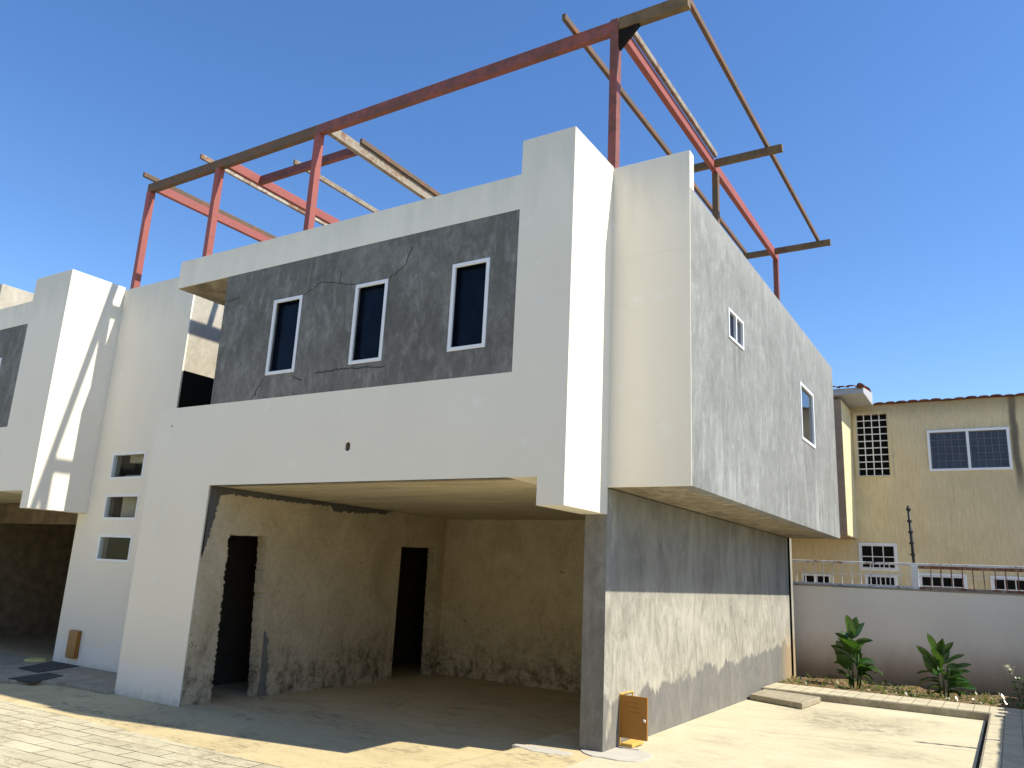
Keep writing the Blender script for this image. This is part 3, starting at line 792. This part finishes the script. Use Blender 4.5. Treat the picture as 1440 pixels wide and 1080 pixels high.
obj('bay', solid([(-6, .66, 11.18, OY-.001, 2.93, 6.02)]), M['cream'], OH, .01)['label'] = 'cream side of the overhanging upper bay'
obj('bay_front', solid([(-6, .655, 11.165, 11.18, 2.93, 6.02)]), M['tan'], OH)  # shade on the bay's front and underside put into a darker colour
obj('bay_soffit', solid([(-6, .655, 11.18, OY-.002, 2.915, 2.93)]), M['tan'], OH)
def grille(parent, g, nx, nz, y, mat='grille', t=.022):
    bm = bmesh.new()
    for i in range(nx+1):
        x = g[0]+.012+(g[1]-g[0]-.024)*i/nx; bar(bm, (x, y, g[2]), (x, y, g[3]), t, t*.6)
    for j in range(nz+1):
        z = g[2]+.012+(g[3]-g[2]-.024)*j/nz; bar(bm, (g[0], y-.012, z), (g[1], y-.012, z), t*.6, t)
    return obj('grille', bm, M[mat], parent)
w = obj('window', solid([(G1[0]-.0, G1[1]+.0, OY+.22, OY+.24, G1[2], G1[3])]), M['black'], OH); w['label'] = 'tall barred opening'
grille(w, G1, 4, 9, OY+.04)
obj('surround', solid([(G1[0]-.06, G1[1]+.06, OY-.025, OY+.02, G1[2]-.04, G1[3]+.05)], [(G1[0], G1[1], OY-1, OY+1, G1[2], G1[3])]), M['ochre'], w, .006)
for g, n, nx, nz in ((G2, 1, 3, 2), (G3, 1, 3, 3), (G4, 2, 2, 1), (G5, 1, 4, 3), (G6, 1, 4, 3)):
    w = window(OH, 'y', *g, OY, -1, .05, n, [M['black']], depth=.12, proud=.02)
    if g is not G4: grille(w, (g[0]+.05, g[1]-.05, g[2]+.05, g[3]-.05), nx, nz, OY-.012, t=.02)
w = window(OH, 'y', *UW, OY, -1, .055, 2, [M['screen']], depth=.08, proud=.03, label='wide two pane upper window behind a fine mesh screen')
grille(w, (UW[0]+.06, UW[0]+.78, UW[2]+.06, UW[3]-.06), 5, 5, OY+.018, 'seepm', .012)
grille(w, (UW[0]+.85, UW[1]-.06, UW[2]+.06, UW[3]-.06), 5, 5, OY+.018, 'seepm', .012)
# eaves: a short canopy over the bay with tile ends, and a line of clay tiles along the top
obj('canopy', prism([(11.05, 6.10), (OY, 6.10), (OY, 6.42), (11.05, 6.24)], 'x', -6.2, 1.17), M['fascia'], OH, .01)
RT = obj('roof', prism([(OY-.06, 6.125), (20, 6.125), (16.2, 6.8), (15.8, 6.8), (OY-.06, 6.14)], 'x', 1.175, 9), M['tile'], OH)
def tiles(x0, x1, y, z, step, tilt, parent, jitter=.02):
    bm = bmesh.new(); r = random.Random(5); x = x0
    while x < x1:
        n = 7; jz = r.uniform(-jitter, jitter); prof = []
        for s in (0, 1):
            row = []
            for i in range(n):
                t = math.pi*i/(n-1); rr = step*.5
                row.append(bm.verts.new((x+rr-math.cos(t)*rr, y+s*.5, z+jz+math.sin(t)*.04+s*.5*tilt)))
            prof.append(row)
        for i in range(n-1): bm.faces.new((prof[0][i], prof[0][i+1], prof[1][i+1], prof[1][i]))
        bm.faces.new(prof[0])
        x += step
    return obj('roof_tiles', bm, M['tile'], parent)
tiles(1.2, 8.8, OY-.10, 6.12, .24, .12, RT, .012)
tiles(-6.2, 1.1, 10.98, 6.25, .2, .2, OH)
# stepped tile ends down the canopy's gable side
bm = bmesh.new()
for k in range(7):
    y = 11.02+k*.2
    tube(bm, (1.10, y, 6.27+.028*k), (1.10, y+.24, 6.29+.028*k), .07, .055, 8)
obj('verge_tiles', bm, M['tile'], OH)

# ------------------------------------------------------------------ unseen row across the street (behind the camera), added for warm bounced light
OP = thing('house', 'unseen cream two storey row house across the street, added for warm bounced light', 'house', (-2, -15.5, 0))
ow = [(x, x+1.1, 3.9, 5.1) for x in (-20, -16, -11, -7, -2, 2, 7, 11)]
og = [(x, x+3.4, .02, 2.5) for x in (-19.5, -10.5, -1.5, 7.5)]
obj('wall', solid([(-24, 14, -16, -15.5, -.2, 6.6)], [(a+.01, b-.01, -15.9, -15, c, d-.01) for a, b, c, d in ow+og]), M['cream'], OP, .01)
obj('body', solid([(-24, 14, -24, -16, -.2, 6.2)]), M['white'], OP)
for a in ow: window(OP, 'y', *a, -15.5, 1, .05, 2, [M['glass']])
for a in og:
    g = obj('garage_door', solid([(a[0]+.011, a[1]-.011, -15.7, -15.65, -.1, 2.489)]), M['kerb'], OP)

# ------------------------------------------------------------------ plants
def leaf_bm(base, direc, length, width, droop, roll, fold=.25, seg=8):
    """one lance-shaped blade on a short stalk"""
    bm = bmesh.new(); base = Vector(base); d = Vector(direc).normalized()
    side = d.cross(Vector((0, 0, 1)))
    side = side.normalized() if side.length > .05 else Vector((1, 0, 0))
    side = Matrix.Rotation(roll, 3, d) @ side
    rows = []; p = base.copy(); dd = d.copy()
    for i in range(seg+1):
        t = i/seg
        w = width*(math.sin(math.pi*min(1, t**.8))**.75)*.5+.004
        nrm = side.cross(dd).normalized()
        wave = .012*math.sin(t*9+roll)
        rows.append([bm.verts.new(p-side*w+nrm*(w*fold+wave)), bm.verts.new(p), bm.verts.new(p+side*w+nrm*(w*fold-wave))])
        dd = (dd+Vector((0, 0, -droop/seg))).normalized(); p = p+dd*(length/seg)
    for a, b in zip(rows, rows[1:]):
        for k in (0, 1): bm.faces.new((a[k], a[k+1], b[k+1], b[k]))
    return bm
def canna(label, x, y, z, spec, stems):
    t = thing('canna_plant', label, 'plant', (x, y, z), 'plants in the bed')
    for (sx, sy, h, lx) in stems:
        obj('stem', tube(bmesh.new(), (x+sx, y+sy, z-.05), (x+sx+lx, y+sy, z+h), .017, .008, 7), M['stem'], t, smooth=True)
    rp = random.Random(len(spec))
    more = [(a[0]*.8+rp.uniform(-.03, .03), a[1]+rp.uniform(-.04, .05), max(.05, a[2]+rp.uniform(-.14, .06)), a[3]+rp.uniform(-.5, .5), a[4]+rp.uniform(-.5, .6), a[5], a[6]*rp.uniform(.7, .95), a[7]*rp.uniform(.8, 1.05), a[8]+rp.uniform(-.1, .4), a[9]+rp.uniform(-.8, .8)) for a in spec[2:]]
    for (dx, dy, dz, vx, vy, vz, L, W, dr, ro) in spec+more:
        L *= 1.04; W *= 1.22
        obj('leaf', leaf_bm((x+dx, y+dy, z+dz), (vx, vy, vz), L, W, dr, ro, .42), M['leaf'], t, smooth=True)
    return t
canna('taller canna plant with broad rounded leaves, nearer the house wall', 1.18, 7.75, .1, [
    (-.02, 0, .80, -.12, -.1, 1, .40, .17, .1, .3), (.02, 0, .82, .16, 0, 1, .36, .15, .3, -1.0), (.0, -.02, .80, .35, .2, .9, .36, .10, .8, 1.4),
    (-.02, 0, .62, -.6, -.1, .9, .36, .16, .5, .6), (.0, -.03, .55, -.1, -.5, .9, .36, .22, .9, .1), (.02, 0, .70, .7, -.1, .5, .34, .08, .6, 1.2),
    (-.04, 0, .42, -.7, 0, .8, .40, .16, .5, .9), (.03, 0, .46, .15, .3, 1, .36, .15, .4, -.6), (-.03, 0, .30, -.55, -.2, .9, .42, .18, .3, 1.1),
    (.06, 0, .38, .75, -.1, .7, .30, .15, 1.2, .5), (.08, -.02, .28, .65, -.4, .8, .34, .20, 1.3, .2), (.10, 0, .26, .8, .1, .8, .38, .17, 1.6, -.4),
    (.05, 0, .20, .9, 0, .5, .26, .13, 1.6, .3), (.0, -.04, .16, -.2, -.7, .5, .22, .10, 1.3, 0), (-.05, 0, .10, -.6, .1, .8, .30, .07, .9, .7),
    (.02, .03, .5, .2, .6, .8, .34, .15, .6, 0), (-.05, .03, .66, -.4, .4, .9, .34, .15, .4, 0)],
    [(-.02, 0, .85, .0), (.04, .02, .55, .05), (-.05, -.01, .45, -.05), (.07, 0, .35, .08)])
canna('shorter canna plant with pointed spreading leaves, midway along the boundary wall', 2.56, 7.75, .1, [
    (-.05, 0, .62, -.35, -.1, 1, .38, .11, .1, .8), (.0, 0, .62, .1, -.2, 1, .32, .14, .7, .3), (.03, 0, .66, .45, 0, .9, .26, .08, .6, 1.3),
    (-.06, 0, .42, -.75, -.1, 1, .46, .13, .2, .9), (-.01, -.02, .46, -.3, -.4, 1, .34, .12, .4, .2), (.04, 0, .52, .85, 0, .7, .34, .06, .4, 1.0),
    (.05, 0, .40, .9, 0, .5, .40, .08, .3, .9), (.05, 0, .34, .9, -.2, .5, .38, .08, .5, .7), (-.05, 0, .36, -1, -.1, .15, .34, .09, .5, .4),
    (-.02, -.03, .40, -.2, -.8, .2, .26, .13, 1.0, 0), (.05, 0, .22, .9, -.1, .45, .34, .12, .6, .5), (.06, 0, .16, .95, -.2, .3, .42, .14, .5, .6),
    (-.05, 0, .20, -.9, -.2, .45, .38, .11, 1.3, .2), (-.03, -.02, .10, -.5, -.4, .6, .22, .09, 1.2, 0), (.06, 0, .08, .7, -.4, .5, .22, .08, 1.5, 0), (.02, .04, .5, .2, .5, .9, .32, .12, .5, 0)],
    [(0, 0, .72, .0), (-.05, .0, .5, -.04), (.05, 0, .45, .05)])
t = thing('flowering_plant', 'small leggy plant with pale blossom, in shade at the right end of the bed', 'plant', (3.62, 7.7, .1), 'plants in the bed')
bm = bmesh.new(); tube(bm, (3.62, 7.7, .05), (3.60, 7.7, .28), .010, .008, 6); tube(bm, (3.60, 7.7, .28), (3.50, 7.68, .62), .008, .004, 6); tube(bm, (3.61, 7.7, .2), (3.72, 7.7, .5), .008, .004, 6)
obj('stem', bm, M['stem'], t)
for k in range(22):
    a = random.uniform(0, 6.28); r = random.Random(k)
    top = k < 9
    c = (3.66+r.uniform(-.14, .14), 7.7+r.uniform(-.1, .1), .12+r.uniform(0, .3)) if not top else (3.66+r.uniform(-.05, .1), 7.7, .4+r.uniform(-.05, .1))
    obj('leaf', leaf_bm(c, (math.cos(a), math.sin(a), .5), .13, .05, .8, r.uniform(-1, 1)), M['leaf'], t, smooth=True)
bm = bmesh.new(); r = random.Random(2)
for k in range(26):
    c = Vector((3.50+r.gauss(0, .03), 7.68+r.gauss(0, .02), .64+r.gauss(0, .03)))
    d = Vector((r.uniform(-1, 1), r.uniform(-1, 1), r.uniform(0, 1)))
    b2 = leaf_bm(c, d, .035, .025, .3, r.uniform(-1, 1), seg=3)
    me = bpy.data.meshes.new('t'); b2.to_mesh(me); b2.free(); bm.from_mesh(me); bpy.data.meshes.remove(me)
obj('blossom', bm, plain('pale_blossom', (.7, .72, .55), .6, .2), t)
# weeds and litter between the plants
bm = bmesh.new(); r = random.Random(11)
for k in range(1500):
    x = r.uniform(.05, 4.6); y = min(8.9, max(7.03, r.choice((r.gauss(7.25, .18), r.gauss(7.8, .3), r.uniform(7.03, 8.9)))))
    if r.random() > .35+.65*(math.sin(x*3.1+y*2)*.5+.5): continue
    h = r.uniform(.02, .09)
    a = r.uniform(0, 6.28); d = Vector((math.cos(a), math.sin(a), r.uniform(.1, 1.3))).normalized()
    s = d.cross(Vector((0, 0, 1))).normalized()*r.uniform(.008, .028)
    p = Vector((x, y, .10+r.uniform(0, .03)))
    L = r.uniform(.03, .11)
    v = [bm.verts.new(q) for q in (p, p+d*L*.5+s, p+d*L, p+d*L*.5-s)]
    bm.faces.new(v)
o = obj('weeds', bm, M['weed'], None); kind(o, 'stuff'); o['label'] = 'low weeds and leaf litter covering the soil bed'; o['category'] = 'weeds'

# ------------------------------------------------------------------ light, sky, camera
SUN = Vector((1, .20, 1.17)).normalized()
el = math.asin(SUN.z)
sun = bpy.data.lights.new('sun', 'SUN'); sun.energy = 5.0; sun.angle = math.radians(.55); sun.color = (1, .935, .785)
so = bpy.data.objects.new('sun', sun); COL.objects.link(so)
so.rotation_euler = SUN.to_track_quat('Z', 'Y').to_euler()
w = bpy.data.worlds.new('World'); scene.world = w; w.use_nodes = True
nt = w.node_tree
sky = nt.nodes.new('ShaderNodeTexSky'); sky.sky_type = 'NISHITA'; sky.sun_disc = False
sky.sun_elevation = el; sky.sun_rotation = math.atan2(SUN.x, SUN.y)
sky.air_density = 1.0; sky.dust_density = .15; sky.ozone_density = 2.2; sky.altitude = 200
bg = nt.nodes['Background']; bg.inputs[1].default_value = .15
hs = nt.nodes.new('ShaderNodeHueSaturation'); hs.inputs['Saturation'].default_value = 1.22; hs.inputs['Hue'].default_value = .506
nt.links.new(sky.outputs[0], hs.inputs['Color']); nt.links.new(hs.outputs[0], bg.inputs[0])

yaw, pit, rol, f = -.562133524, .238184935, .0490339964, 1108.33
F = Vector((math.sin(yaw)*math.cos(pit), math.cos(yaw)*math.cos(pit), math.sin(pit)))
R0 = Vector((math.cos(yaw), -math.sin(yaw), 0)); U0 = R0.cross(F)
R = R0*math.cos(rol)+U0*math.sin(rol); U = -R0*math.sin(rol)+U0*math.cos(rol)
cam = bpy.data.cameras.new('camera'); co = bpy.data.objects.new('camera', cam); COL.objects.link(co)
mat = Matrix((R, U, -F)).transposed().to_4x4(); mat.translation = Vector((3.65569914, -7.86164787, 1.7))
co.matrix_world = mat
cam.sensor_fit = 'HORIZONTAL'; cam.sensor_width = 36; cam.lens = f/1440*36
cam.clip_start = .05; cam.clip_end = 2000
scene.camera = co
vs = scene.view_settings
vs.view_transform = 'Standard'; vs.look = 'None'; vs.exposure = .53; vs.gamma = 1; vs.use_curve_mapping = False
scene.cycles.max_bounces = 10; scene.cycles.diffuse_bounces = 6
